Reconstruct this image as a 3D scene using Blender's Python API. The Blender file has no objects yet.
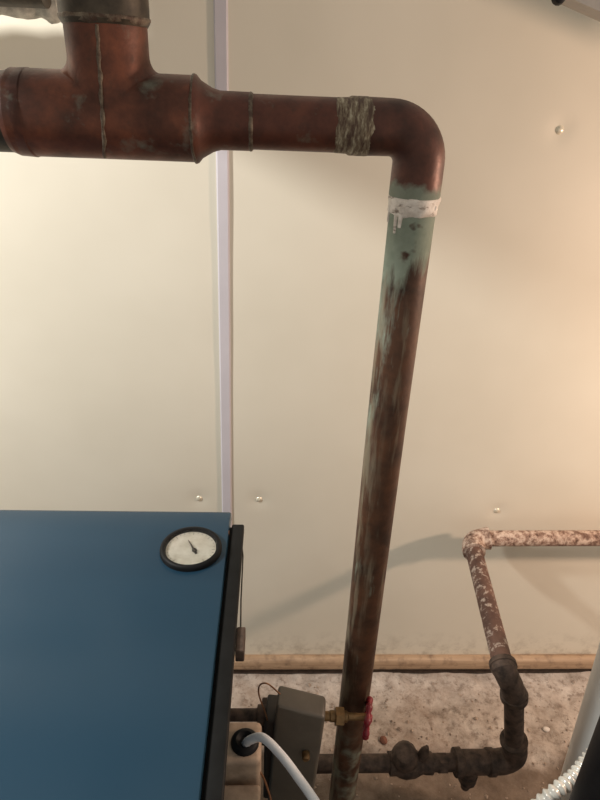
import bpy, bmesh, math, random
from mathutils import Vector, Matrix, noise

# ------------------------------------------------------------------ camera, world, lights, exposure
SC = bpy.context.scene
COL = SC.collection
F_PX, PITCH, ROLL, YAW = 600.0, math.radians(28), math.radians(2.5), math.radians(3)
EYE = Vector((0, 0, 1.6))
FW = Vector((math.sin(YAW) * math.cos(PITCH), math.cos(YAW) * math.cos(PITCH), -math.sin(PITCH)))
R0 = Vector((math.cos(YAW), -math.sin(YAW), 0)); U0 = R0.cross(FW)
RT = R0 * math.cos(ROLL) + U0 * math.sin(ROLL)
UP = U0 * math.cos(ROLL) - R0 * math.sin(ROLL)
cam_d = bpy.data.cameras.new('camera'); cam = bpy.data.objects.new('camera', cam_d); COL.objects.link(cam)
cam_d.sensor_fit = 'HORIZONTAL'; cam_d.sensor_width = 36.0; cam_d.lens = 36.0 * F_PX / 600.0; cam_d.clip_start = 0.02
m = Matrix((RT, UP, -FW)).transposed().to_4x4(); m.translation = EYE
cam.matrix_world = m
SC.camera = cam

world = bpy.data.worlds.new('world'); SC.world = world; world.use_nodes = True
world.node_tree.nodes['Background'].inputs[0].default_value = (1.0, 0.93, 0.82, 1)
world.node_tree.nodes['Background'].inputs[1].default_value = 0.47

def lamp(name, kind, loc, target, energy, color, size):
    d = bpy.data.lights.new(name, kind); d.energy = energy; d.color = color
    if kind == 'AREA': d.shape = 'RECTANGLE'; d.size, d.size_y = size
    else: d.shadow_soft_size = size
    o = bpy.data.objects.new(name, d); COL.objects.link(o); o.location = loc
    if target is not None:
        o.rotation_euler = (Vector(target) - Vector(loc)).to_track_quat('-Z', 'Y').to_euler()
    return o
lamp('left_bulb_light', 'POINT', (-1.45, 0.42, 2.13), None, 130, (1.0, 0.985, 0.93), 0.06)
lamp('right_bulb_light', 'POINT', (1.55, 0.64, 1.34), None, 52, (1.0, 0.70, 0.52), 0.05)

vs = SC.view_settings
vs.view_transform = 'Standard'; vs.look = 'None'; vs.exposure = 0.0; vs.gamma = 1.0; vs.use_curve_mapping = False

# ------------------------------------------------------------------ helpers
WALL_Y = 1.244
rnd = random.Random(7)

def at(px, py, Y):
    d = RT * ((px - 300) / F_PX) - UP * ((py - 400) / F_PX) + FW
    return EYE + d * (Y / d.y)
def atz(px, py, z):
    d = RT * ((px - 300) / F_PX) - UP * ((py - 400) / F_PX) + FW
    return EYE + d * ((z - EYE.z) / d.z)

def frame(d):
    d = d.normalized()
    a = Vector((0, 0, 1)) if abs(d.z) < 0.9 else Vector((1, 0, 0))
    u = d.cross(a).normalized(); v = d.cross(u).normalized()
    return u, v

class MB:
    def __init__(s): s.v = []; s.f = []
    def add(s, vs_, fs):
        o = len(s.v); s.v += [Vector(p) for p in vs_]; s.f += [tuple(i + o for i in f) for f in fs]; return s
    def tube(s, pts, rad, seg=28, caps=True):
        pts = [Vector(p) for p in pts]; n = len(pts)
        if not hasattr(rad, '__len__'): rad = [rad] * n
        vs_ = []; fs = []; u = None
        for i, p in enumerate(pts):
            d = (pts[min(i + 1, n - 1)] - pts[max(i - 1, 0)])
            if d.length < 1e-9: d = pts[-1] - pts[0]
            d.normalize()
            if u is None: u, v = frame(d)
            else:
                u = (u - d * u.dot(d)).normalized(); v = d.cross(u).normalized()
            for k in range(seg):
                a = 2 * math.pi * k / seg
                vs_.append(p + (u * math.cos(a) + v * math.sin(a)) * rad[i])
        for i in range(n - 1):
            for k in range(seg):
                k2 = (k + 1) % seg
                fs.append((i * seg + k, i * seg + k2, (i + 1) * seg + k2, (i + 1) * seg + k))
        if caps:
            fs.append(tuple(range(seg))[::-1]); fs.append(tuple((n - 1) * seg + k for k in range(seg)))
        return s.add(vs_, fs)
    def lathe(s, base, d, prof, seg=28, caps=True):
        d = Vector(d).normalized(); base = Vector(base); u, v = frame(d); n = len(prof); vs_ = []; fs = []
        for t, r in prof:
            for k in range(seg):
                a = 2 * math.pi * k / seg
                vs_.append(base + d * t + (u * math.cos(a) + v * math.sin(a)) * r)
        for i in range(n - 1):
            for k in range(seg):
                k2 = (k + 1) % seg
                fs.append((i * seg + k, i * seg + k2, (i + 1) * seg + k2, (i + 1) * seg + k))
        if caps:
            fs.append(tuple(range(seg))[::-1]); fs.append(tuple((n - 1) * seg + k for k in range(seg)))
        return s.add(vs_, fs)
    def box(s, c, size, rz=0.0, bev=0.0, rx=0.0, ry=0.0, taper=(1, 1)):
        bm = bmesh.new(); bmesh.ops.create_cube(bm, size=1.0)
        for v in bm.verts:
            if v.co.z > 0: v.co.x *= taper[0]; v.co.y *= taper[1]
            v.co = Vector((v.co.x * size[0], v.co.y * size[1], v.co.z * size[2]))
        if bev > 0:
            bmesh.ops.bevel(bm, geom=bm.edges[:], offset=bev, segments=3, profile=0.5, affect='EDGES')
        M = Matrix.Translation(Vector(c)) @ Matrix.Rotation(rz, 4, 'Z') @ Matrix.Rotation(ry, 4, 'Y') @ Matrix.Rotation(rx, 4, 'X')
        bm.verts.index_update()
        s.add([M @ v.co for v in bm.verts], [tuple(v.index for v in f.verts) for f in bm.faces]); bm.free(); return s
    def jitter(s, amp, sc, seed=0.0):
        for p in s.v:
            n = noise.noise_vector(p * sc + Vector((seed, seed * 2, -seed)))
            p += n * amp
        return s
    def build(s, name, mat, parent=None, smooth=35):
        me = bpy.data.meshes.new(name)
        org = Vector(parent['_org']) if parent is not None and '_org' in parent else None
        if parent is None:      # origin at the base of the thing
            lo = min(p.z for p in s.v); cx = sum(p.x for p in s.v) / len(s.v); cy = sum(p.y for p in s.v) / len(s.v)
            org = Vector((cx, cy, lo))
        me.from_pydata([tuple(p - org) for p in s.v], [], s.f); me.update()
        bm = bmesh.new(); bm.from_mesh(me); bmesh.ops.recalc_face_normals(bm, faces=bm.faces); bm.to_mesh(me); bm.free()
        me.materials.append(mat)
        if smooth:
            me.polygons.foreach_set('use_smooth', [True] * len(me.polygons))
            me.set_sharp_from_angle(angle=math.radians(smooth))
        o = bpy.data.objects.new(name, me); COL.objects.link(o)
        o['_org'] = tuple(org)
        if parent is None: o.location = org
        else: o.parent = parent
        return o

def tag(o, label=None, cat=None, group=None, kind=None):
    if label: o['label'] = label
    if cat: o['category'] = cat
    if group: o['group'] = group
    if kind: o['kind'] = kind
    return o
def empty(name, loc, label, cat):
    o = bpy.data.objects.new(name, None); COL.objects.link(o); o.location = loc; o['_org'] = tuple(loc)
    o.empty_display_size = 0.05
    return tag(o, label, cat)

# ------------------------------------------------------------------ materials
class NT:
    def __init__(s, name):
        s.m = bpy.data.materials.new(name); s.m.use_nodes = True; s.t = s.m.node_tree
        s.b = s.t.nodes['Principled BSDF']; s.geo = s.t.nodes.new('ShaderNodeNewGeometry')
    def n(s, typ, **kw):
        nd = s.t.nodes.new(typ)
        for k, v in kw.items(): setattr(nd, k, v)
        return nd
    def l(s, a, b): s.t.links.new(a, b)
    def pos(s, scale=(1, 1, 1), off=(0, 0, 0)):
        mp = s.n('ShaderNodeMapping'); mp.inputs['Scale'].default_value = scale; mp.inputs['Location'].default_value = off
        s.l(s.geo.outputs['Position'], mp.inputs['Vector']); return mp.outputs[0]
    def noise(s, sc, detail=4, rough=0.6, vec=None, dist=0.0):
        nd = s.n('ShaderNodeTexNoise'); nd.inputs['Scale'].default_value = sc; nd.inputs['Detail'].default_value = detail
        nd.inputs['Roughness'].default_value = rough; nd.inputs['Distortion'].default_value = dist
        s.l(vec if vec is not None else s.pos(), nd.inputs['Vector']); return nd.outputs[0]
    def ramp(s, fac, stops):
        r = s.n('ShaderNodeValToRGB'); e = r.color_ramp.elements
        while len(e) < len(stops): e.new(0.5)
        for i, (p, c) in enumerate(stops):
            e[i].position = p; e[i].color = (c, c, c, 1) if not hasattr(c, '__len__') else (*c, 1)
        s.l(fac, r.inputs[0]); return r.outputs[0]
    def mix(s, fac, a, b):
        mx = s.n('ShaderNodeMix', data_type='RGBA')
        for sock, val in ((mx.inputs[0], fac), (mx.inputs[6], a), (mx.inputs[7], b)):
            if isinstance(val, (int, float)): sock.default_value = val
            elif isinstance(val, tuple): sock.default_value = (*val, 1)
            else: s.l(val, sock)
        return mx.outputs[2]
    def math(s, op, a, b=0.0, clamp=False):
        md = s.n('ShaderNodeMath', operation=op, use_clamp=clamp)
        for i, val in enumerate((a, b)):
            if isinstance(val, (int, float)): md.inputs[i].default_value = val
            else: s.l(val, md.inputs[i])
        return md.outputs[0]
    def axis(s, i, lo, hi):     # 0..1 along a world axis
        sp = s.n('ShaderNodeSeparateXYZ'); s.l(s.geo.outputs['Position'], sp.inputs[0])
        mr = s.n('ShaderNodeMapRange'); mr.inputs[1].default_value = lo; mr.inputs[2].default_value = hi
        s.l(sp.outputs[i], mr.inputs[0]); return mr.outputs[0]
    def set(s, color=None, rough=None, metal=None, bump=None, bstr=0.3, bdist=0.002, spec=None):
        for key, val in (('Base Color', color), ('Roughness', rough), ('Metallic', metal), ('Specular IOR Level', spec)):
            if val is None: continue
            sock = s.b.inputs[key]
            if isinstance(val, (int, float)): sock.default_value = val
            elif isinstance(val, tuple): sock.default_value = (*val, 1)
            else: s.l(val, sock)
        if bump is not None:
            bp = s.n('ShaderNodeBump'); bp.inputs['Strength'].default_value = bstr; bp.inputs['Distance'].default_value = bdist
            s.l(bump, bp.inputs['Height']); s.l(bp.outputs[0], s.b.inputs['Normal'])
        return s.m

def simple(name, col, rough=0.5, metal=0.0, var=0.25, sc=40, bstr=0.15):
    t = NT(name); n = t.noise(sc)
    dark = tuple(c * (1 - var) for c in col); light = tuple(min(1, c * (1 + var)) for c in col)
    return t.set(t.ramp(n, [(0.3, dark), (0.7, light)]), rough, metal, n, bstr)

def copper(name, base, hi, patina=None):
    t = NT(name)
    n1 = t.noise(22, 5, 0.6); n2 = t.noise(90, 4, 0.6)
    c = t.ramp(n1, [(0.32, tuple(x * 0.45 for x in base)), (0.5, base), (0.70, hi)])
    c = t.mix(t.math('MULTIPLY', t.ramp(n2, [(0.55, 0.0), (0.75, 1.0)]), 0.45), c, (0.035, 0.022, 0.015))
    fac = None
    if patina == 'riser':
        # verdigris: a solid cuff at the top, streaks running down, worn off below
        st = t.noise(1.0, 6, 0.68, t.pos((70, 70, 11)))
        top = t.axis(2, 1.395, 1.455)
        left = t.axis(0, 0.160, 0.132)
        mid = t.math('MULTIPLY', t.axis(2, 0.90, 1.36), left)
        h = t.math('ADD', t.math('MULTIPLY', top, 0.50), t.math('MULTIPLY', mid, 0.20))
        fac = t.ramp(t.math('ADD', st, h), [(0.62, 0.0), (0.84, 1.0)])
        spot = t.ramp(t.noise(34, 3, 0.5, t.pos((1, 1, 1), (3.1, 0.4, 0.2))), [(0.62, 1.0), (0.68, 0.0)])
        fac = t.math('MULTIPLY', fac, spot)
        lowp = t.math('MULTIPLY', t.axis(2, 0.62, 0.52), t.ramp(t.noise(26, 4, 0.6), [(0.46, 0.0), (0.62, 0.55)]))
        fac = t.math('MAXIMUM', fac, lowp)
        # pale mineral streak
        st2 = t.noise(1.0, 4, 0.6, t.pos((90, 90, 10), (0.3, 0.2, 0)))
        s2 = t.math('MULTIPLY', t.ramp(st2, [(0.46, 0.0), (0.62, 0.8)]), t.math('MAXIMUM', t.axis(0, 0.147, 0.130), t.math('MULTIPLY', t.ramp(t.noise(1.0, 3, 0.5, t.pos((60, 60, 5), (1.7, 0, 0))), [(0.58, 0.0), (0.66, 0.6)]), 1.0)))
        c = t.mix(s2, c, (0.24, 0.20, 0.14))
    elif patina == 'elbow':
        st = t.noise(40, 4, 0.6)
        fac = t.ramp(t.math('ADD', t.math('MULTIPLY', st, 0.5), t.math('MULTIPLY', t.axis(2, 1.525, 1.494), 0.55)), [(0.52, 0.0), (0.66, 0.85)])
    elif patina == 'faint':
        st = t.noise(30, 5, 0.6); fac = t.ramp(st, [(0.60, 0.0), (0.74, 0.40)])
    rough = t.ramp(n1, [(0.3, 0.55), (0.7, 0.38)])
    metal = 0.35
    if fac is not None:
        c = t.mix(fac, c, t.mix(n2, (0.15, 0.185, 0.14), (0.29, 0.33, 0.265)))
        rough = t.math('ADD', rough, t.math('MULTIPLY', fac, 0.35)); metal = t.math('SUBTRACT', 0.35, t.math('MULTIPLY', fac, 0.32))
    return t.set(c, rough, metal, n2, 0.25, 0.0015)

M = {}
t = NT('cream_sheet'); n = t.noise(3.0, 3); n2 = t.noise(260, 2)
c = t.ramp(n, [(0.3, (0.74, 0.69, 0.58)), (0.7, (0.79, 0.74, 0.63))])
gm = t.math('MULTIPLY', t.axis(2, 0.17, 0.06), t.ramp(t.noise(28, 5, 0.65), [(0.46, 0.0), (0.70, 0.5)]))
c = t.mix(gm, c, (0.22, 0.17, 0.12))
M['panel'] = t.set(c, t.ramp(n, [(0.3, 0.40), (0.7, 0.48)]), 0.0, n2, 0.05, 0.001, 0.40)
M['strip'] = simple('pale_joint_strip', (0.60, 0.57, 0.62), 0.4, 0, 0.04, 8, 0.02)
M['screw'] = simple('painted_screw', (0.80, 0.74, 0.60), 0.25, 0.3, 0.15, 300)
t = NT('concrete'); n = t.noise(13, 8, 0.72); n2 = t.noise(42, 7, 0.75); n3 = t.noise(3.2, 4, 0.6)
c = t.ramp(n, [(0.30, (0.29, 0.235, 0.19)), (0.5, (0.52, 0.445, 0.385)), (0.68, (0.70, 0.63, 0.56))])
c = t.mix(t.ramp(n2, [(0.50, 0.0), (0.64, 0.72)]), c, (0.19, 0.145, 0.115))
c = t.mix(t.ramp(n3, [(0.50, 0.0), (0.66, 0.45)]), c, (0.30, 0.20, 0.14))
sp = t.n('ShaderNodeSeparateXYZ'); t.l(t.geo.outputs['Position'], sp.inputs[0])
near_tone = t.math('ADD', sp.outputs[1], t.math('MULTIPLY', t.math('SUBTRACT', t.noise(6, 5, 0.6), 0.5), 0.22))
c = t.mix(t.ramp(near_tone, [(0.955, 0.92), (1.0, 0.0)]), c, t.ramp(n, [(0.3, (0.10, 0.070, 0.05)), (0.7, (0.24, 0.18, 0.135))]))  # floor turns darker brown on the near side of a ragged edge
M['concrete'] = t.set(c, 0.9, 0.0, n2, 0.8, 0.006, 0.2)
t = NT('tan_wood'); n = t.noise(1.0, 5, 0.6, t.pos((6, 60, 120))); n2 = t.noise(35, 5)
c = t.ramp(n, [(0.3, (0.33, 0.215, 0.13)), (0.7, (0.50, 0.35, 0.23))])
c = t.mix(t.ramp(n2, [(0.50, 0.0), (0.70, 0.65)]), c, (0.15, 0.095, 0.06))
M['wood'] = t.set(c, 0.6, 0, n, 0.3)
M['gap_shade'] = simple('dark_gap_shade', (0.05, 0.033, 0.024), 0.9, 0, 0.4, 60)  # near-black colour for the shaded gap below the batten
M['copper'] = copper('brown_copper', (0.095, 0.029, 0.017), (0.15, 0.046, 0.025), 'faint')
M['copper_bright'] = copper('red_copper', (0.115, 0.036, 0.019), (0.23, 0.070, 0.033), 'faint')
M['copper_riser'] = copper('patinated_copper', (0.072, 0.033, 0.018), (0.118, 0.052, 0.027), 'riser')
M['copper_elbow'] = copper('elbow_copper', (0.080, 0.029, 0.019), (0.15, 0.053, 0.033), 'elbow')
M['copper_dark'] = simple('tarnished_dark', (0.06, 0.047, 0.032), 0.5, 0.35, 0.6, 45)
t = NT('solder'); n = t.noise(120, 5, 0.7); n2 = t.noise(45, 4)
M['solder'] = t.set(t.ramp(n, [(0.40, (0.07, 0.04, 0.026)), (0.68, (0.19, 0.155, 0.11))]), 0.55, 0.3, n, 0.6, 0.002)
t = NT('solder_streaks'); n = t.noise(1.0, 5, 0.7, t.pos((190, 50, 50)))
M['solder_streak'] = t.set(t.ramp(n, [(0.42, (0.075, 0.04, 0.026)), (0.54, (0.20, 0.155, 0.10)), (0.64, (0.42, 0.38, 0.28))]), 0.6, 0.2, n, 0.5, 0.002)
t = NT('white_flux'); n = t.noise(95, 4, 0.6); n2 = t.noise(1.0, 4, 0.6, t.pos((60, 60, 170), (0.5, 0.1, 0)))
c = t.mix(t.ramp(n2, [(0.58, 0.0), (0.66, 0.85)]), t.ramp(n, [(0.35, (0.56, 0.50, 0.44)), (0.6, (0.78, 0.72, 0.66))]), (0.17, 0.12, 0.085))
M['white_flux'] = t.set(c, 0.6, 0, n, 0.4)
t = NT('blue_enamel'); n = t.noise(300, 3); n2 = t.noise(4, 4)
c = t.ramp(n2, [(0.3, (0.015, 0.046, 0.080)), (0.7, (0.017, 0.050, 0.087))])
M['blue'] = t.set(c, 0.26, 0.0, None, 0.06, 0.0006, 0.32)
M['black'] = simple('black_enamel', (0.008, 0.0085, 0.009), 0.5, 0, 0.3, 30, 0.05)
M['black'].node_tree.nodes['Principled BSDF'].inputs['Specular IOR Level'].default_value = 0.15
M['rubber'] = simple('black_rubber', (0.007, 0.007, 0.008), 0.55, 0, 0.3, 60)
M['rubber'].node_tree.nodes['Principled BSDF'].inputs['Specular IOR Level'].default_value = 0.2
t = NT('dial_paper'); n = t.noise(60, 3)
M['dial'] = t.set(t.ramp(n, [(0.3, (0.60, 0.56, 0.46)), (0.7, (0.80, 0.77, 0.68))]), 0.5)
M['ink'] = simple('dial_ink', (0.05, 0.04, 0.035), 0.5, 0, 0.1, 10)
t = NT('gauge_glass'); t.b.inputs['Transmission Weight'].default_value = 1.0; t.b.inputs['IOR'].default_value = 1.15
n = t.noise(80); M['glass'] = t.set((1, 1, 1), t.ramp(n, [(0.4, 0.02), (0.8, 0.10)]), 0)
t = NT('pink_painted_iron'); n = t.noise(70, 6, 0.7); n2 = t.noise(26, 4)
c = t.ramp(n, [(0.36, (0.09, 0.045, 0.03)), (0.47, (0.32, 0.205, 0.155)), (0.58, (0.60, 0.47, 0.385))])
c = t.mix(t.ramp(n2, [(0.58, 0.0), (0.66, 0.85)]), c, (0.12, 0.06, 0.04))
M['pink'] = t.set(c, 0.75, 0, n, 0.5, 0.003)
t = NT('peeling_rust_iron'); n = t.noise(60, 6, 0.7); n2 = t.noise(24, 4)
c = t.ramp(n2, [(0.35, (0.075, 0.036, 0.026)), (0.65, (0.15, 0.078, 0.055))])
c = t.mix(t.ramp(n, [(0.53, 0.0), (0.60, 0.8)]), c, (0.46, 0.37, 0.31))
M['peel'] = t.set(c, 0.7, 0.1, n, 0.5, 0.003)
M['rust'] = simple('dark_rusty_iron', (0.066, 0.043, 0.032), 0.72, 0.15, 0.75, 55, 0.6)
M['grey_box'] = simple('grey_painted_metal', (0.098, 0.086, 0.070), 0.48, 0.1, 0.12, 25, 0.08)
M['grey_box_dark'] = simple('dark_grey_metal', (0.035, 0.028, 0.023), 0.5, 0.2, 0.3, 40)
M['beige'] = simple('dusty_beige_metal', (0.36, 0.27, 0.20), 0.6, 0.1, 0.3, 45, 0.2)
M['white_cable'] = simple('white_cable_sheath', (0.74, 0.76, 0.80), 0.4, 0, 0.05, 60, 0.05)
M['brass'] = simple('dull_brass', (0.19, 0.115, 0.05), 0.45, 0.6, 0.4, 80)
M['red'] = simple('red_handle_paint', (0.17, 0.007, 0.016), 0.45, 0, 0.35, 80)
M['thin_copper'] = simple('thin_copper', (0.30, 0.15, 0.08), 0.4, 0.7, 0.3, 60)
M['flue'] = simple('pale_grey_flue', (0.66, 0.67, 0.66), 0.45, 0.1, 0.08, 14, 0.05)
M['hose'] = simple('pale_corrugated_plastic', (0.72, 0.71, 0.66), 0.22, 0.15, 0.12, 60)
M['galv'] = simple('grey_galvanised', (0.40, 0.37, 0.34), 0.5, 0.3, 0.12, 30)
M['lagging'] = simple('grey_lagging', (0.55, 0.52, 0.45), 0.95, 0, 0.35, 60, 0.8)
M['chip'] = simple('white_chip', (0.72, 0.66, 0.60), 0.8, 0, 0.12, 90, 0.4)
M['brown_chip'] = simple('brown_chip', (0.20, 0.085, 0.055), 0.85, 0, 0.3, 90, 0.4)
M['gravel'] = simple('grit', (0.36, 0.28, 0.22), 0.95, 0, 0.5, 30, 0.3)

# ------------------------------------------------------------------ the setting
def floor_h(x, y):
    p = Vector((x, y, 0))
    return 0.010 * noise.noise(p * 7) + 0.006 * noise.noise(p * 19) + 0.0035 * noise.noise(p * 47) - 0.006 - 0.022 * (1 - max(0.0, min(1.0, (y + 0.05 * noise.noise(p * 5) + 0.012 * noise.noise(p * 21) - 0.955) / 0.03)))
def lin(a, b, st):
    n = max(1, int(round((b - a) / st))); return [a + (b - a) * i / n for i in range(n)]
xs = lin(-2.5, -0.3, 0.08) + lin(-0.3, 1.3, 0.009) + lin(1.3, 2.3, 0.08) + [2.3]
ys = lin(-1.6, 0.55, 0.08) + lin(0.55, 1.30, 0.009) + [1.30]
fb = MB(); nx = len(xs)
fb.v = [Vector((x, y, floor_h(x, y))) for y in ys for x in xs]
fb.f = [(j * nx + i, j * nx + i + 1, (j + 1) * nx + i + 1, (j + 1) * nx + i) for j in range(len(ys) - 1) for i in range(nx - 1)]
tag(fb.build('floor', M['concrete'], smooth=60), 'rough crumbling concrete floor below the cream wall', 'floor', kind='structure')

SCREWS = [at(560, 130, WALL_Y), at(199, 499, WALL_Y), at(259, 500, WALL_Y), at(497, 511, WALL_Y)]
wb = MB().box((-0.11, WALL_Y + 0.035, 1.2), (4.88, 0.04, 2.4))
wall = tag(wb.build('wall_back', M['panel'], smooth=0), 'wall clad in cream sheet panels behind the pipes', 'wall', kind='structure')
def wall_dy(x, z):
    p = Vector((x * 2.3, 0.3, z * 1.9))
    d = 0.0035 * noise.noise(p) + 0.0012 * noise.noise(p * 2.7)
    for s in SCREWS:
        q = (x - s.x) ** 2 + (z - s.z) ** 2
        if q < 0.02: d += 0.0032 * math.exp(-q / (0.020 ** 2))
    return d
SEAMX = -0.108
for k in (-2, -1, 0, 1):
    x0, x1 = SEAMX + 1.22 * k + 0.002, SEAMX + 1.22 * (k + 1) - 0.002
    near = k in (-1, 0)
    st = 0.011 if near else 0.06
    px_ = lin(x0, x1, st) + [x1]; pz_ = lin(0.04, 2.4, st) + [2.4]
    b = MB(); n_ = len(px_)
    b.v = [Vector((x, WALL_Y + wall_dy(x, z), z)) for z in pz_ for x in px_]
    b.f = [(j * n_ + i, j * n_ + i + 1, (j + 1) * n_ + i + 1, (j + 1) * n_ + i) for j in range(len(pz_) - 1) for i in range(n_ - 1)]
    # folded edge so the sheet has thickness
    o_ = len(b.v)
    ring = [i for i in range(n_)] + [j * n_ + n_ - 1 for j in range(1, len(pz_))] + [(len(pz_) - 1) * n_ + i for i in range(n_ - 2, -1, -1)] + [j * n_ for j in range(len(pz_) - 2, 0, -1)]
    b.v += [b.v[i] + Vector((0, 0.010, 0)) for i in ring]
    nr = len(ring)
    b.f += [(ring[i], ring[(i + 1) % nr], o_ + (i + 1) % nr, o_ + i) for i in range(nr)]
    b.build('wall_panel', M['panel'], wall, smooth=60)
for k in (-1, 0, 1):
    b = MB()
    xt, xb = SEAMX + 1.22 * k + 0.012, SEAMX + 1.22 * k - 0.009
    w = 0.0125
    prof = [(-w, 0.012), (-w, -0.002), (-w + 0.003, -0.0055), (w - 0.003, -0.0055), (w, -0.002), (w, 0.012)]
    zz = [0.04, 2.4]
    for z, xc in ((0.04, xb), (2.4, xt)):
        b.v += [Vector((xc + a, WALL_Y + c_, z)) for a, c_ in prof]
    b.f = [(i, i + 1, i + 7, i + 6) for i in range(5)]
    b.build('joint_strip', M['strip'], wall, smooth=20)
for s in SCREWS:
    y = WALL_Y + wall_dy(s.x, s.z)
    MB().lathe((s.x, y + 0.001, s.z), (0, -1, 0), [(0, 0.0088), (0.0018, 0.0084), (0.0042, 0.0060), (0.0055, 0.0026)], 14).build('screw', M['screw'], wall, 40)

b = MB().box((-0.11, WALL_Y - 0.012, 0.043), (4.8, 0.030, 0.046), bev=0.012).jitter(0.0015, 12)
base = tag(b.build('baseboard_back', M['wood']), 'tan wooden batten along the foot of the wall', 'baseboard', kind='structure')
MB().box((-0.11, WALL_Y - 0.004, 0.009), (4.8, 0.024, 0.026)).build('gap_shade_strip', M['gap_shade'], base, 0)  # dark strip painted in as the shade of the gap under the batten

bm_ = tag(MB().box((-0.643, 0.285, 1.90), (0.045, 1.37, 0.27), bev=0.003).build('shade_beam', M['wood'], smooth=30), 'unseen timber beam added overhead to cast the diagonal wall shadow', 'beam', kind='structure')  # added out of view, only to throw the slanting shadow edge onto the wall

# grit on the floor: uncountable
gb = MB(); r = random.Random(3)
for i in range(700):
    x, y = r.uniform(-0.15, 1.2), r.uniform(0.6, 1.2); s = r.uniform(0.0015, 0.0045) * (1.6 if r.random() < 0.1 else 1)
    z = floor_h(x, y) + s * 0.4
    pts = [Vector((x, y, z)) + Vector((a * s * r.uniform(.7, 1.3), b_ * s * r.uniform(.7, 1.3), c_ * s * r.uniform(.5, 1))) for a, b_, c_ in ((1, 0, 0), (-1, 0, 0), (0, 1, 0), (0, -1, 0), (0, 0, 1), (0, 0, -1))]
    gb.add(pts, [(0, 2, 4), (2, 1, 4), (1, 3, 4), (3, 0, 4), (2, 0, 5), (1, 2, 5), (3, 1, 5), (0, 3, 5)])
tag(gb.build('floor_grit', M['gravel'], smooth=0), 'loose grit and mortar crumbs scattered on the concrete floor', 'grit', kind='stuff')
def chip(px, py, rad, mat, name, label, seed):
    P = atz(px, py, 0); bm = bmesh.new(); bmesh.ops.create_icosphere(bm, subdivisions=2, radius=rad)
    b = MB(); bm.verts.index_update()
    b.add([Vector((v.co.x * 1.2, v.co.y * 0.9, v.co.z * 0.7)) * (1 + 0.5 * noise.noise(v.co * 60 + Vector((seed, 0, 0)))) + Vector((P.x, P.y, floor_h(P.x, P.y) + rad * 0.5)) for v in bm.verts], [tuple(v.index for v in f.verts) for f in bm.faces]); bm.free()
    tag(b.build(name, mat, smooth=25), label, 'debris')
chip(548, 727, 0.009, M['chip'], 'plaster_chip', 'small white plaster chip on the floor right of the iron pipe', 1)
chip(383, 740, 0.011, M['brown_chip'], 'rust_flake', 'small reddish brown flake on the floor above the low iron pipe', 2)
chip(572, 745, 0.007, M['brown_chip'], 'dirt_clod', 'tiny dark clod on the floor beside the grey flue', 3)

# ------------------------------------------------------------------ copper pipe
PY = 0.68; PX = 0.151; PZ = 1.5605
cp = empty('copper_pipe', (PX, PY, 0), 'tarnished copper pipe with fat tee, elbow and long verdigris streaked riser', 'pipe')
X = Vector((1, 0, 0)); Z = Vector((0, 0, 1))
def xat(px, py): return at(px, py, PY).x
xl = xat(19, 117); xr = xat(196, 120); xn = xat(217, 121); xs_ = xat(252, 122)
RT_ = 0.0405
# tee body with smooth saddle up into the branch
BX = xat(109, 60); RB = 0.0388
def tee_mesh():
    b = MB(); seg = 64; L0, L1 = xl, xr
    nxs = 72; pts = []
    for i in range(nxs + 1):
        x = L0 + (L1 - L0) * i / nxs
        for k in range(seg):
            a = 2 * math.pi * k / seg
            y, z = -math.cos(a) * RT_, math.sin(a) * RT_
            pts.append(Vector((x, PY + y, PZ + z)))
    fs = [(i * seg + k, i * seg + (k + 1) % seg, (i + 1) * seg + (k + 1) % seg, (i + 1) * seg + k) for i in range(nxs) for k in range(seg)]
    fs.append(tuple(range(seg))); fs.append(tuple(nxs * seg + k for k in range(seg)))
    return b.add(pts, fs)
tee = tee_mesh().build('tee', M['copper_bright'], cp, 60)
br = MB(); sg = 64; rings = []
for i in range(12):     # saddle fillet on the flanks, flush at front and back
    row = []
    for k in range(sg):
        th = 2 * math.pi * k / sg; f_ = 0.0005 + 0.013 * abs(math.cos(th)) ** 1.5
        y0 = min(RT_ - 1e-4, (RB + f_) * abs(math.sin(th))); zs = math.sqrt(RT_ ** 2 - y0 ** 2) - 0.0006
        if i < 9:
            u = i / 8; rr = (RB + f_) * (1 - u) ** 2 + RB * 2 * u * (1 - u) + RB * u * u; zz_ = zs * (1 - u) ** 2 + zs * 2 * u * (1 - u) + (zs + f_ * 1.3) * u * u
        else: rr, zz_ = (RB, 0.062) if i == 9 else ((RB, 0.0825) if i == 10 else (RB - 0.003, 0.083))
        row.append(Vector((BX + rr * math.cos(th), PY + rr * math.sin(th), PZ + zz_)))
    rings.append(row)
for row in rings: br.v += row
br.f = [(i * sg + k, i * sg + (k + 1) % sg, (i + 1) * sg + (k + 1) % sg, (i + 1) * sg + k) for i in range(11) for k in range(sg)]
br.build('tee_branch', M['copper_bright'], cp, 60)
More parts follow.
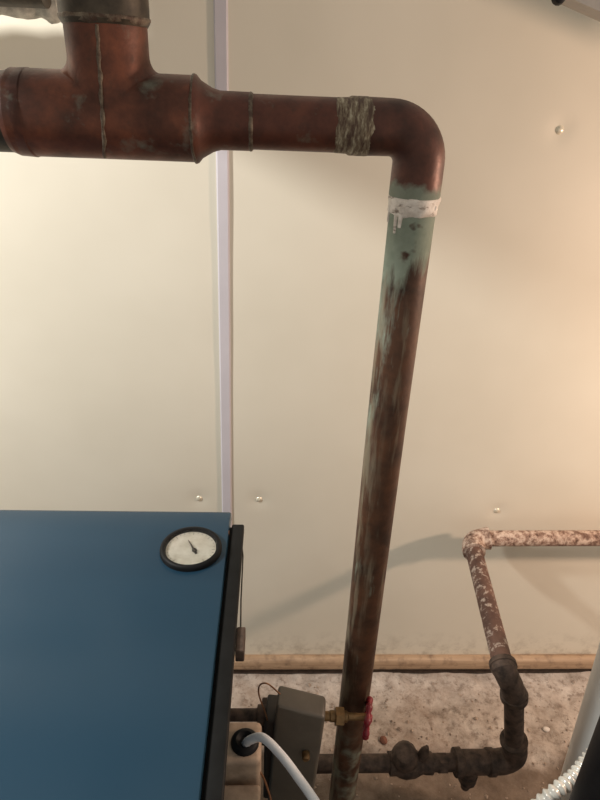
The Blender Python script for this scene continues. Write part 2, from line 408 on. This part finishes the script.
# rim and cone of the reducing end
cone = MB().lathe((xr, PY, PZ), X, [(-0.003, RT_ - 0.001), (-0.001, RT_ + 0.0012), (0.002, RT_ + 0.0008), (0.006, RT_ - 0.004), (xn - xr - 0.004, 0.0300), (xn - xr + 0.004, 0.0278), (xs_ - xr, 0.0276), (xs_ - xr + 0.001, 0.026)], 48)
cone.build('reducer', M['copper'], cp, 50)
MB().lathe((xr, PY, PZ), X, [(-0.003, RT_ - 0.001), (-0.001, RT_ + 0.0014), (0.0008, RT_ + 0.0012), (0.002, RT_ - 0.002)], 48).jitter(0.0005, 120).build('solder_ring', M['solder'], cp, 60)
MB().lathe((xs_ - 0.002, PY, PZ), X, [(-0.002, 0.0265), (0, 0.0281), (0.002, 0.0279), (0.004, 0.0258)], 40).jitter(0.0006, 140).build('solder_ring', M['solder'], cp, 60)
MB().tube([(xs_ - 0.01, PY, PZ), (xat(352, 126), PY, PZ)], 0.0262, 40).build('horizontal_pipe', M['copper'], cp)
# left sleeve and pipe
MB().lathe((-0.62, PY, PZ), X, [(0, 0.0375), (xl + 0.62 + 0.01, 0.0375)], 40).build('supply_pipe', M['copper_dark'], cp)
MB().lathe((xl, PY, PZ), X, [(-0.006, 0.0380), (0.0, 0.0402), (xat(34, 117) - xl, 0.0412), (xat(34, 117) - xl + 0.002, 0.040)], 48).jitter(0.0005, 60).build('tee_collar', M['copper'], cp)
# upper collar of dark steel above the branch
zt = at(104, 21, PY).z
MB().lathe((BX, PY, zt), Z, [(-0.004, 0.0395), (0.0, 0.0420), (0.004, 0.0416), (0.010, 0.0418), (0.55, 0.0416)], 48).build('upper_pipe', M['copper_dark'], cp)
MB().lathe((BX, PY, zt), Z, [(-0.004, 0.0386), (-0.002, 0.0408), (0.0010, 0.0424), (0.003, 0.0422), (0.004, 0.0410)], 48).jitter(0.0009, 70).build('solder_ring', M['solder'], cp, 60)
# solder run dribbling down the front of branch and tee
dr = []; rr_ = []
N = 40
for i in range(N + 1):
    py = 24 + (157 - 24) * i / N
    px = 97 + 8 * i / N + 1.6 * noise.noise(Vector((i * 0.3, 4, 2)))
    d = RT * ((px - 300) / F_PX) - UP * ((py - 400) / F_PX) + FW
    # nearest surface in front: branch (vertical cylinder) or run (horizontal cylinder)
    best = None
    for kind in (0, 1):
        if kind == 0:
            ox, oy, dx, dy, R = EYE.x - BX, EYE.y - PY, d.x, d.y, RB + 0.0005
        else:
            ox, oy, dx, dy, R = EYE.z - PZ, EYE.y - PY, d.z, d.y, RT_ + 0.0003
        A_ = dx * dx + dy * dy; B_ = 2 * (ox * dx + oy * dy); C_ = ox * ox + oy * oy - R * R; D_ = B_ * B_ - 4 * A_ * C_
        if D_ > 0:
            tt = (-B_ - math.sqrt(D_)) / (2 * A_)
            if kind == 0 and (EYE + d * tt).z < PZ: continue
            if best is None or tt < best: best = tt
    if best is not None:
        dr.append(EYE + d * best); rr_.append(0.0014 + 0.0016 * noise.noise(Vector((i * 0.35, 1, 1))) ** 2 + 0.0008 * math.sin(i * 0.5) ** 2)
MB().tube(dr, rr_, 10).jitter(0.0007, 160).build('solder_dribble', M['solder'], cp, 60)
# elbow
RE = 0.0276; bend = 0.0335
xe0 = xat(352, 126)
path = [Vector((xe0, PY, PZ)), Vector((PX - bend, PY, PZ))]
for i in range(1, 15):
    a = math.pi / 2 * i / 14
    path.append(Vector((PX - bend + bend * math.sin(a), PY, PZ - bend + bend * math.cos(a))))
ze = at(417, 196, PY).z
path.append(Vector((PX, PY, ze)))
rads = [RE + 0.0006] + [RE] * (len(path) - 2) + [RE + 0.0004]
MB().tube(path, rads, 44).build('elbow', M['copper_elbow'], cp, 50)
xa, xb_ = xat(334, 126), xat(372, 127)
MB().lathe((xa, PY, PZ), X, [(0, 0.0261), (0.003, 0.0266), (0.014, 0.0268), (0.017, 0.0284), (xb_ - xa - 0.006, 0.0284), (xb_ - xa, 0.0274)], 48).jitter(0.0007, 90).build('solder_wrap', M['solder_streak'], cp, 60)
# riser
lean = Vector((0.003, 0, 0))
MB().tube([Vector((PX, PY, ze + 0.004)), Vector((PX, PY, 1.2)), Vector((PX + 0.003, PY, 0.7)), Vector((PX + 0.003, PY, 0.0))], 0.0256, 40).build('riser', M['copper_riser'], cp)
zr0, zr1 = at(414, 212, PY).z, at(417, 196, PY).z
MB().lathe((PX, PY, zr0), Z, [(-0.002, 0.0255), (0.0, 0.0272), (0.006, 0.0266), (0.011, 0.0272), (zr1 - zr0 - 0.002, 0.0284), (zr1 - zr0 + 0.001, 0.0272)], 48).jitter(0.0024, 60, 2.0).build('flux_ring', M['white_flux'], cp, 60)
for px_d, lng, rd in ((399, 20, 0.0034), (395, 26, 0.0030), (391, 18, 0.0030), (432, 9, 0.0026)):   # drips under the ring
    pts = []
    for i in range(8):
        P = at(px_d - i * 0.4, 204 + lng * i / 7, PY)
        off = max(-0.0255, min(0.0255, P.x - PX)); pts.append(Vector((PX + off, PY - math.sqrt(max(0, 0.0252 ** 2 - off ** 2)), P.z)))
    MB().tube(pts, [rd * (1 - 0.06 * i) for i in range(8)], 8).build('flux_drip', M['white_flux'], cp, 60)

# ------------------------------------------------------------------ iron pipe
A = at(471, 539.5, 1.175); AX, AZ = A.x, A.z
ip = empty('iron_pipe', (AX, 1.175, 0), 'rusty iron pipe with flaking pink paint bending from wall to floor', 'pipe')
RP = 0.0205
xr2 = 1.75
MB().tube([Vector((AX + 0.02, 1.175, AZ + 0.004)), Vector((xr2, 1.175, AZ + 0.02))], RP, 24).jitter(0.0012, 45).build('wall_pipe', M['pink'], ip)
B1 = at(504, 669, 0.785)
d1 = (B1 - A).normalized()
eb = [Vector((AX + 0.045, 1.175, AZ + 0.005))]
for i in range(9):
    u = i / 8; p0 = Vector((AX + 0.032, 1.175, AZ + 0.003)); p2 = A + d1 * 0.036
    eb.append(p0 * (1 - u) ** 2 + A * 2 * u * (1 - u) + p2 * u * u)
eb.append(A + d1 * 0.05)
MB().tube(eb, [0.0285, 0.0275] + [0.026] * (len(eb) - 4) + [0.0275, 0.0285], 24).jitter(0.0012, 45).build('elbow', M['pink'], ip)
MB().tube([A + d1 * 0.03, A.lerp(B1, 0.5), B1], RP, 24).jitter(0.0008, 45).build('sloping_pipe', M['peel'], ip)
C0 = at(514, 692, 0.772); C1 = at(514, 750, 0.775)
d2 = (C1 - C0).normalized()
def bend_path(p_in, corner, p_out, n=8):
    return [p_in * (1 - u) ** 2 + corner * 2 * u * (1 - u) + p_out * u * u for u in [i / n for i in range(n + 1)]]
Kc = at(510, 681, 0.775)
bp_ = [B1 - d1 * 0.012] + bend_path(B1, Kc, C0, 8) + [C0 + d2 * 0.016]
MB().tube(bp_, [0.0260, 0.0255] + [0.0235] * 7 + [0.0250, 0.0260], 24).jitter(0.001, 50).build('elbow', M['rust'], ip)
MB().lathe(C0 + d2 * 0.004, d2, [(0, 0.023), (0.002, 0.0275), (0.014, 0.0275), (0.016, 0.023)], 24).build('collar', M['rust'], ip)
MB().lathe(B1 - d1 * 0.016, d1, [(0, 0.023), (0.002, 0.0270), (0.012, 0.0270), (0.014, 0.023)], 24).build('collar', M['rust'], ip)
MB().tube([C0, C1], RP * 0.97, 24).build('nipple', M['rust'], ip)
E0 = at(514, 742, 0.775); Ek = at(517, 762, 0.775); E1 = at(492, 762, 0.775)
dE = (at(365, 763, 0.775) - at(500, 762, 0.775)).normalized()
MB().tube([E0] + bend_path(E0.lerp(Ek, 0.3), Ek, E1, 8) + [E1 + dE * 0.012], [0.0275] + [0.0260] * 9 + [0.0280], 24).jitter(0.001, 50).build('elbow', M['rust'], ip)
MB().lathe(E0 - (E0 - Ek).normalized() * 0.001, (E0 - Ek), [(0, 0.026), (0.002, 0.0290), (0.010, 0.0290), (0.012, 0.022)], 24).build('collar', M['rust'], ip)
L0 = at(495, 762, 0.775); L1 = at(300, 764, 0.775)
MB().tube([L0, L1], 0.0185, 24).build('low_pipe', M['rust'], ip)
# tee with a plug hanging below
T0 = at(494, 762, 0.775); T1 = at(454, 762, 0.775)
TL = (T1 - T0).length
te = MB().lathe(T0, dE, [(0, 0.025), (0.001, 0.0290), (0.014, 0.0290), (0.017, 0.0255), (TL - 0.018, 0.0255), (TL - 0.015, 0.0300), (TL - 0.001, 0.0300), (TL, 0.024)], 24)
te.jitter(0.0008, 60); tp = te.build('tee', M['rust'], ip)
Tm = T0.lerp(T1, 0.55)
MB().lathe(Tm, (0, 0, -1), [(0.0, 0.018), (0.040, 0.018), (0.041, 0.020), (0.066, 0.020), (0.067, 0.012), (0.094, 0.010)], 12).build('plug', M['rust'], tp)
# valve body: bulging lump with a stub of its stem
V0 = at(432, 763, 0.775); V1 = at(389, 763, 0.775); VL = (V1 - V0).length
vb = MB().lathe(V0, dE, [(0, 0.018), (0.001, 0.023), (0.016, 0.023), (0.022, 0.021), (0.040, 0.029), (0.060, 0.032), (VL - 0.020, 0.027), (VL - 0.014, 0.024), (VL, 0.024), (VL + 0.001, 0.019)], 24)
vb = vb.jitter(0.0015, 50).build('valve_body', M['rust'], ip)
Vb = at(404, 760, 0.775)
MB().lathe(Vb, (-0.1, -0.25, 1), [(0, 0.028), (0.020, 0.030), (0.034, 0.028), (0.046, 0.020), (0.050, 0.008)], 16).jitter(0.002, 50).build('bonnet', M['rust'], vb)
MB().lathe(at(421, 758, 0.775), (0.12, -0.1, 1), [(0, 0.012), (0.030, 0.010), (0.048, 0.004)], 10).build('lever_stub', M['rust'], vb)
MB().lathe(at(446, 763, 0.775), dE, [(0, 0.018), (0.001, 0.0225), (0.018, 0.0225), (0.019, 0.018)], 6).build('hex_nut', M['rust'], ip, 20)
# the run drops to the floor behind the copper riser
Q = L1
MB().tube([Q + Vector((0.01, 0, 0)), Q + Vector((-0.004, 0, -0.004)), Q + Vector((-0.012, 0, -0.02)), Vector((Q.x - 0.012, Q.y, 0.0))], 0.0190, 20).build('drop_pipe', M['rust'], ip)

# ------------------------------------------------------------------ boiler
BZ = 0.95
bl = empty('boiler', (-0.34, 0.48, 0), 'blue enamelled boiler with round gauge on its top', 'boiler')
xR, yB = -0.0665, 0.8225
tp_ = MB(); prof = [(yB - 0.72, -0.020), (yB - 0.72, -0.004), (yB - 0.719, -0.001), (yB - 0.715, 0.0)]
for i in range(13):     # the sheet rolls gently down towards its back edge
    u = i / 12; prof.append((yB - 0.062 + 0.060 * u, -0.0075 * u * u))
prof += [(yB, -0.0095), (yB, -0.024)]
cols = [(xR - 0.62, -0.004), (xR - 0.618, -0.001), (xR - 0.615, 0.0), (xR - 0.004, 0.0), (xR - 0.001, -0.001), (xR, -0.004), (xR, -0.020)]
for x_, dz_ in cols: tp_.v += [Vector((x_, y_, BZ + z_ + dz_ if dz_ > -0.01 else BZ - 0.020 + z_ * 0.2)) for y_, z_ in prof]
npf = len(prof)
tp_.f = [(i * npf + j, i * npf + j + 1, (i + 1) * npf + j + 1, (i + 1) * npf + j) for i in range(len(cols) - 1) for j in range(npf - 1)]
tp_.build('top_panel', M['blue'], bl, 40)
MB().box((-0.385, 0.44, 0.49), (0.60, 0.66, 0.87), bev=0.004).build('jacket', M['blue'], bl, 30)
MB().box((-0.0530, 0.440, BZ - 0.014), (0.0205, 0.70, 0.014), bev=0.003).build('side_rail', M['black'], bl, 30)
MB().box((-0.078, 0.440, BZ - 0.030), (0.042, 0.71, 0.022)).build('rail_filler', M['black'], bl, 0)
for (x, y) in ((-0.66, 0.14), (-0.11, 0.14), (-0.66, 0.74), (-0.11, 0.74)):
    MB().lathe((x, y, 0), Z, [(0, 0.022), (0.004, 0.024), (0.058, 0.018)], 14).build('foot', M['black'], bl)
lp = atz(240.5, 644, 0.925)
lt = MB().box((lp.x, lp.y, 0.925), (0.012, 0.040, 0.022), bev=0.002).build('latch', M['rust'], bl, 30)
MB().tube([atz(240.5, 640, 0.93), atz(241, 600, 0.934), atz(243, 556, 0.934), atz(241, 536, 0.934)], 0.0011, 8).build('latch_wire', M['grey_box_dark'], bl)
lug = atz(228.5, 533, 0.944)
MB().box((lug.x - 0.002, lug.y, 0.944), (0.006, 0.008, 0.006), bev=0.001).build('copper_lug', M['thin_copper'], bl, 30)
# gauge
G = atz(191, 548, BZ + 0.004); GR = 0.0475
gz = Vector((G.x, G.y, BZ))
bz = MB().lathe(gz, Z, [(0, GR), (0.004, GR), (0.0075, GR - 0.001), (0.009, GR - 0.0035), (0.0085, GR - 0.0065), (0.004, GR - 0.0085), (0.003, GR - 0.009)], 56, caps=False).build('gauge', M['rubber'], bl, 50)
tag(bz, 'black rimmed round gauge with white dial')
MB().lathe(gz + Z * 0.0008, Z, [(0, GR - 0.007), (0.0022, GR - 0.0072)], 48).build('dial', M['dial'], bz, 30)
nd = math.radians(118); D_ = Vector((math.cos(nd), math.sin(nd), 0)); S_ = Vector((-D_.y, D_.x, 0)); c0 = gz + Z * 0.0042 + Vector((0.006, -0.006, 0))
nb = MB()
lo = [c0 - D_ * 0.008 + S_ * 0.0018, c0 - D_ * 0.008 - S_ * 0.0018, c0 + D_ * 0.026 - S_ * 0.0005, c0 + D_ * 0.026 + S_ * 0.0005]
nb.add(lo + [p + Z * 0.0008 for p in lo], [(0, 1, 2, 3), (4, 5, 6, 7), (0, 1, 5, 4), (1, 2, 6, 5), (2, 3, 7, 6), (3, 0, 4, 7)])
nb.lathe(c0, Z, [(0, 0.0038), (0.0018, 0.0034)], 14)
nb.build('needle', M['ink'], bz, 30)
tk = MB()
for i in range(25):
    a = math.radians(-50 + 280 * i / 24); u = Vector((math.cos(a), math.sin(a), 0)); w_ = Vector((-u.y, u.x, 0))
    r0, r1 = GR - 0.0105, GR - (0.0155 if i % 4 == 0 else 0.0130); z_ = gz + Z * 0.0031
    q = [z_ + u * r0 + w_ * 0.0003, z_ + u * r0 - w_ * 0.0003, z_ + u * r1 - w_ * 0.0003, z_ + u * r1 + w_ * 0.0003]
    tk.add(q, [(0, 1, 2, 3)])
tk.build('scale_marks', M['ink'], bz, 0)
MB().lathe(gz + Z * 0.0062, Z, [(0, GR - 0.0062), (0.0008, GR - 0.0064)], 48).build('glass', M['glass'], bz, 30)

# ------------------------------------------------------------------ junction box on the boiler's side
J0 = atz(230, 762, 0.74); J1 = atz(262, 720, 0.74)
jx0, jx1 = -0.0845, J1.x; jy0, jy1 = J0.y, J1.y
jb = empty('junction_box', ((jx0 + jx1) / 2, (jy0 + jy1) / 2, 0.62), 'dusty beige junction box with black grommet on the boiler side', 'junction box')
MB().box(((jx0 + jx1) / 2, (jy0 + jy1) / 2, 0.685), (jx1 - jx0, jy1 - jy0, 0.11), bev=0.008).build('housing', M['beige'], jb, 30)
g = atz(245, 742, 0.742)
MB().lathe((g.x, g.y, 0.738), Z, [(0, 0.0205), (0.006, 0.0205), (0.010, 0.0175), (0.011, 0.013), (0.005, 0.008)], 28).build('grommet', M['rubber'], jb, 50)
jl0 = atz(226, 800, 0.70); jl1 = atz(262, 768, 0.70)
MB().box(((jx0 + jx1) / 2, jy0 - 0.075, 0.665), (jx1 - jx0, 0.135, 0.07), bev=0.005).build('lower_housing', M['beige'], jb, 30)

# white cable out of the grommet
def spline(pts, n=10):
    P = [2 * pts[0] - pts[1]] + list(pts) + [2 * pts[-1] - pts[-2]]; out = []
    for i in range(1, len(P) - 2):
        for k in range(n):
            u = k / n
            out.append(0.5 * ((2 * P[i]) + (P[i + 1] - P[i - 1]) * u + (2 * P[i - 1] - 5 * P[i] + 4 * P[i + 1] - P[i + 2]) * u * u + (3 * P[i] - P[i - 1] - 3 * P[i + 1] + P[i + 2]) * u ** 3))
    out.append(P[-2]); return out
cb = spline([Vector((g.x, g.y, 0.735)), atz(250, 740, 0.765), atz(263, 738, 0.785), atz(281, 755, 0.785), atz(300, 780, 0.775), atz(318, 806, 0.76), atz(345, 850, 0.70), Vector((0.085, 0.40, 0.55)), Vector((0.09, 0.41, 0.30)), Vector((0.10, 0.42, -0.02))], 8)
tag(MB().tube(cb, 0.0062, 16).build('white_cable', M['white_cable']), 'white round cable arching out of the black grommet', 'cable')

# ------------------------------------------------------------------ control head with its pipe
kb = empty('control_box', at(301, 800, 0.60), 'grey metal control box between the boiler and copper riser', 'control box')
K0 = at(276, 697, 0.60); K1 = at(327, 703, 0.60)
kw = (K1.x - K0.x); kt = (K0.z + K1.z) / 2; kx = (K0.x + K1.x) / 2
kh = 0.30
kc = MB().box((kx - 0.003, 0.60 + 0.03, kt - 0.042 - kh / 2), (kw, 0.055, kh), rz=math.radians(-6), ry=math.radians(2.2), bev=0.006, taper=(1.0, 0.75))
for p in kc.v:
    if p.z > kt - 0.1: p.z -= (p.x - kx) / kw * 0.016      # sloping lid
kc.build('cover', M['grey_box'], kb, 30)
MB().box((kx - kw / 2 - 0.004, 0.655, kt - kh / 2 - 0.06), (0.022, 0.05, kh - 0.07), rz=math.radians(-6), bev=0.004).build('side_plate', M['grey_box_dark'], kb, 30)
sp_ = at(306, 760, 0.592)
sw = MB().lathe((sp_.x, 0.604, sp_.z), (0, -1, 0.0), [(0, 0.0068), (0.010, 0.0066), (0.0125, 0.0045)], 14).build('cover_screw', M['brass'], kb)
P0 = at(232, 715, 0.66); P1 = at(280, 714, 0.66)
MB().tube([Vector((-0.09, 0.66, P0.z)), Vector((P1.x, 0.66, P0.z))], 0.0105, 20).build('inlet_pipe', M['rust'], kb)
P2 = at(257, 714, 0.66)
MB().lathe((P2.x, 0.66, P0.z), X, [(0, 0.010), (0.001, 0.0165), (0.022, 0.0165), (0.023, 0.011)], 20).build('inlet_collar', M['rust'], kb)
P3 = at(268, 720, 0.655)
MB().box((P3.x, 0.672, P3.z - 0.03), (0.022, 0.03, 0.095), bev=0.003).build('inlet_flange', M['rust'], kb, 30)
w1 = spline([at(270, 731, 0.64), at(266, 715, 0.63), at(259, 695, 0.625), at(260, 685, 0.62), at(268, 684, 0.615), at(280, 694, 0.62)], 8)
MB().tube(w1, 0.0013, 8).build('capillary_wire', M['thin_copper'], kb)
w2 = spline([at(252, 763, 0.52), at(262, 775, 0.52), at(268, 790, 0.52), at(274, 812, 0.52)], 6)
tag(MB().tube(w2, 0.0016, 8).build('copper_wire', M['thin_copper']), 'thin bare copper wire hanging below the junction box', 'wire')

# ------------------------------------------------------------------ brass valve with red handwheel
VY = 0.632
v0 = at(326, 716, VY); v1 = at(366, 717, VY)
bv = empty('brass_valve', ((v0 + v1) / 2), 'small brass valve with red handwheel in front of the copper riser', 'valve')
dv = v1 - v0; LV = dv.length
MB().lathe(v0 - dv * 0.1, dv, [(0, 0.008), (0.012, 0.008), (0.014, 0.0095), (LV * 0.62, 0.0095), (LV * 0.66, 0.0065), (LV * 1.15, 0.006)], 16).build('valve_stem', M['brass'], bv)
MB().lathe(v0 + dv * 0.22, dv, [(0, 0.0135), (0.001, 0.0155), (0.014, 0.0155), (0.015, 0.0135)], 6).build('hex_nut', M['brass'], bv, 20)
wc = at(367.5, 718, VY)
hw = MB(); ring = []; NR = 60
HR = 0.0265
u_ = Vector((0.97, -0.22, 0)).normalized(); a_, b_ = frame(u_)
pts = []; seg = 12; fs = []
for i in range(NR):
    th = 2 * math.pi * i / NR
    e_ = a_ * math.cos(th) + b_ * math.sin(th)
    rad = 0.0048 + 0.0014 * math.cos(th * 8)
    for k in range(seg):
        ph = 2 * math.pi * k / seg
        pts.append(wc + e_ * (HR + 0.0014 * math.cos(th * 8)) + (e_ * math.cos(ph) + u_ * math.sin(ph)) * rad)
fs = [(i * seg + k, i * seg + (k + 1) % seg, ((i + 1) % NR) * seg + (k + 1) % seg, ((i + 1) % NR) * seg + k) for i in range(NR) for k in range(seg)]
hw.add(pts, fs)
hub = hw.build('handwheel', M['red'], bv, 60)
MB().lathe(wc - u_ * 0.005, u_, [(0, 0.008), (0.010, 0.008), (0.013, 0.005)], 16).build('hub', M['red'], hub)
for i in range(4):
    th = math.pi / 2 * i + 0.4; e_ = a_ * math.cos(th) + b_ * math.sin(th)
    MB().tube([wc + e_ * 0.006, wc + e_ * HR], 0.0032, 8).build('spoke', M['red'], hub)

# ------------------------------------------------------------------ flue, black pipe and corrugated hose in the corner
FY = 0.74; FR = 0.075
ft, fbm = at(599, 645, FY), at(553, 800, FY)
fd = (ft - fbm).normalized()
fo = Vector((FR * 1.0 + 0.018, 0.0, 0.0))
f_lo = fbm + fd * ((0.0 - fbm.z) / fd.z) + fo; f_hi = fbm + fd * ((1.05 - fbm.z) / fd.z) + fo
fl = empty('flue_pipe', f_lo, 'pale grey flue pipe leaning at the right edge', 'pipe')
MB().tube([f_lo, f_lo.lerp(f_hi, 0.5), f_hi], FR, 48).build('pipe_wall', M['flue'], fl)
MB().lathe(f_lo.lerp(f_hi, 0.80), fd, [(0, FR), (0.002, FR + 0.004), (0.012, FR + 0.004), (0.014, FR)], 48).build('seam_ring', M['flue'], fl)

KY = 0.50; KR = 0.05
kt_, kb_ = at(601, 716, KY), at(570, 800, KY)
kd = (kt_ - kb_).normalized(); ko = Vector((KR + 0.013, 0, 0))
k_lo = kb_ + kd * ((0.0 - kb_.z) / kd.z) + ko; k_hi = kb_ + kd * ((0.92 - kb_.z) / kd.z) + ko
bk = empty('black_pipe', k_lo, 'black insulated pipe in front of the pale flue', 'pipe')
MB().tube([k_lo, k_hi], KR, 40).build('sleeve', M['rubber'], bk)
MB().lathe(k_hi, kd, [(-0.004, KR - 0.004), (0.0, KR + 0.002), (0.018, KR + 0.002), (0.022, KR - 0.01)], 40).build('end_cap', M['rubber'], bk)

hp = spline([at(512, 850, 0.545), at(530, 815, 0.545), at(553, 793, 0.555), at(573, 778, 0.575), at(588, 760, 0.60), at(602, 745, 0.612)], 26)
hr = [0.0108 + 0.0022 * math.sin(i * 2 * math.pi / 6.5) for i in range(len(hp))]
tag(MB().tube(hp, hr, 24).build('corrugated_hose', M['hose'], smooth=70), 'pale shiny corrugated hose beside the black pipe', 'hose')

# ------------------------------------------------------------------ things cut by the upper edge
q0, q1 = at(0, 0, 1.06), at(52, -1, 1.06)
ov = empty('lagged_pipe', (q0.x, 1.06, q0.z), 'dark pipe in torn grey lagging at the upper left corner', 'pipe')
oz = at(20, -17, 1.06).z
MB().tube([(q0.x - 0.5, 1.06, oz), (at(46, -2, 1.06).x, 1.06, oz)], 0.030, 24).build('pipe_core', M['copper_dark'], ov)
lg = MB()
lgx0, lgx1 = q0.x - 0.5, at(52, 0, 1.06).x
n_l = 60; pts = []
for i in range(n_l + 1):
    pts.append(Vector((lgx0 + (lgx1 - lgx0) * i / n_l, 1.112, oz - 0.011 - 0.004 * noise.noise(Vector((i * 0.31, 2, 5))))))
lg.tube(pts, [0.030 + 0.006 * noise.noise(Vector((i * 0.37, 0, 0))) for i in range(n_l + 1)], 20).jitter(0.004, 40)
lg.build('torn_lagging', M['lagging'], ov, 60)

s0, s1 = at(572, -1, 1.0), at(601, 12, 1.0)
sd = (s1 - s0).normalized(); per = Vector((-sd.z, 0, sd.x))
if per.z < 0: per = -per
e0, e1 = s0 - sd * 0.12, s1 + sd * 0.45
b = MB(); th_ = Vector((0, 0.05, 0))
q = [e0, e1, e1 + per * 0.10, e0 + per * 0.10]
b.add(q + [p + th_ for p in q], [(0, 1, 2, 3), (4, 5, 6, 7), (0, 1, 5, 4), (1, 2, 6, 5), (2, 3, 7, 6), (3, 0, 4, 7)])
dk = empty('metal_trunking', e0, 'grey metal trunking slanting past the upper right corner', 'trunking')
b.build('channel', M['galv'], dk, 0)
q = [e0 - per * 0.0, e1, e1 - per * 0.004 + sd * 0, e0 - per * 0.004]
hk = at(560.5, -3, 0.99)
MB().lathe((hk.x, 1.0, hk.z), (0, -1, 0), [(0, 0.009), (0.004, 0.010), (0.012, 0.008), (0.014, 0.004)], 14).build('hook_end', M['rubber'], dk)

for o in list(bpy.data.objects):
    if '_org' in o: del o['_org']
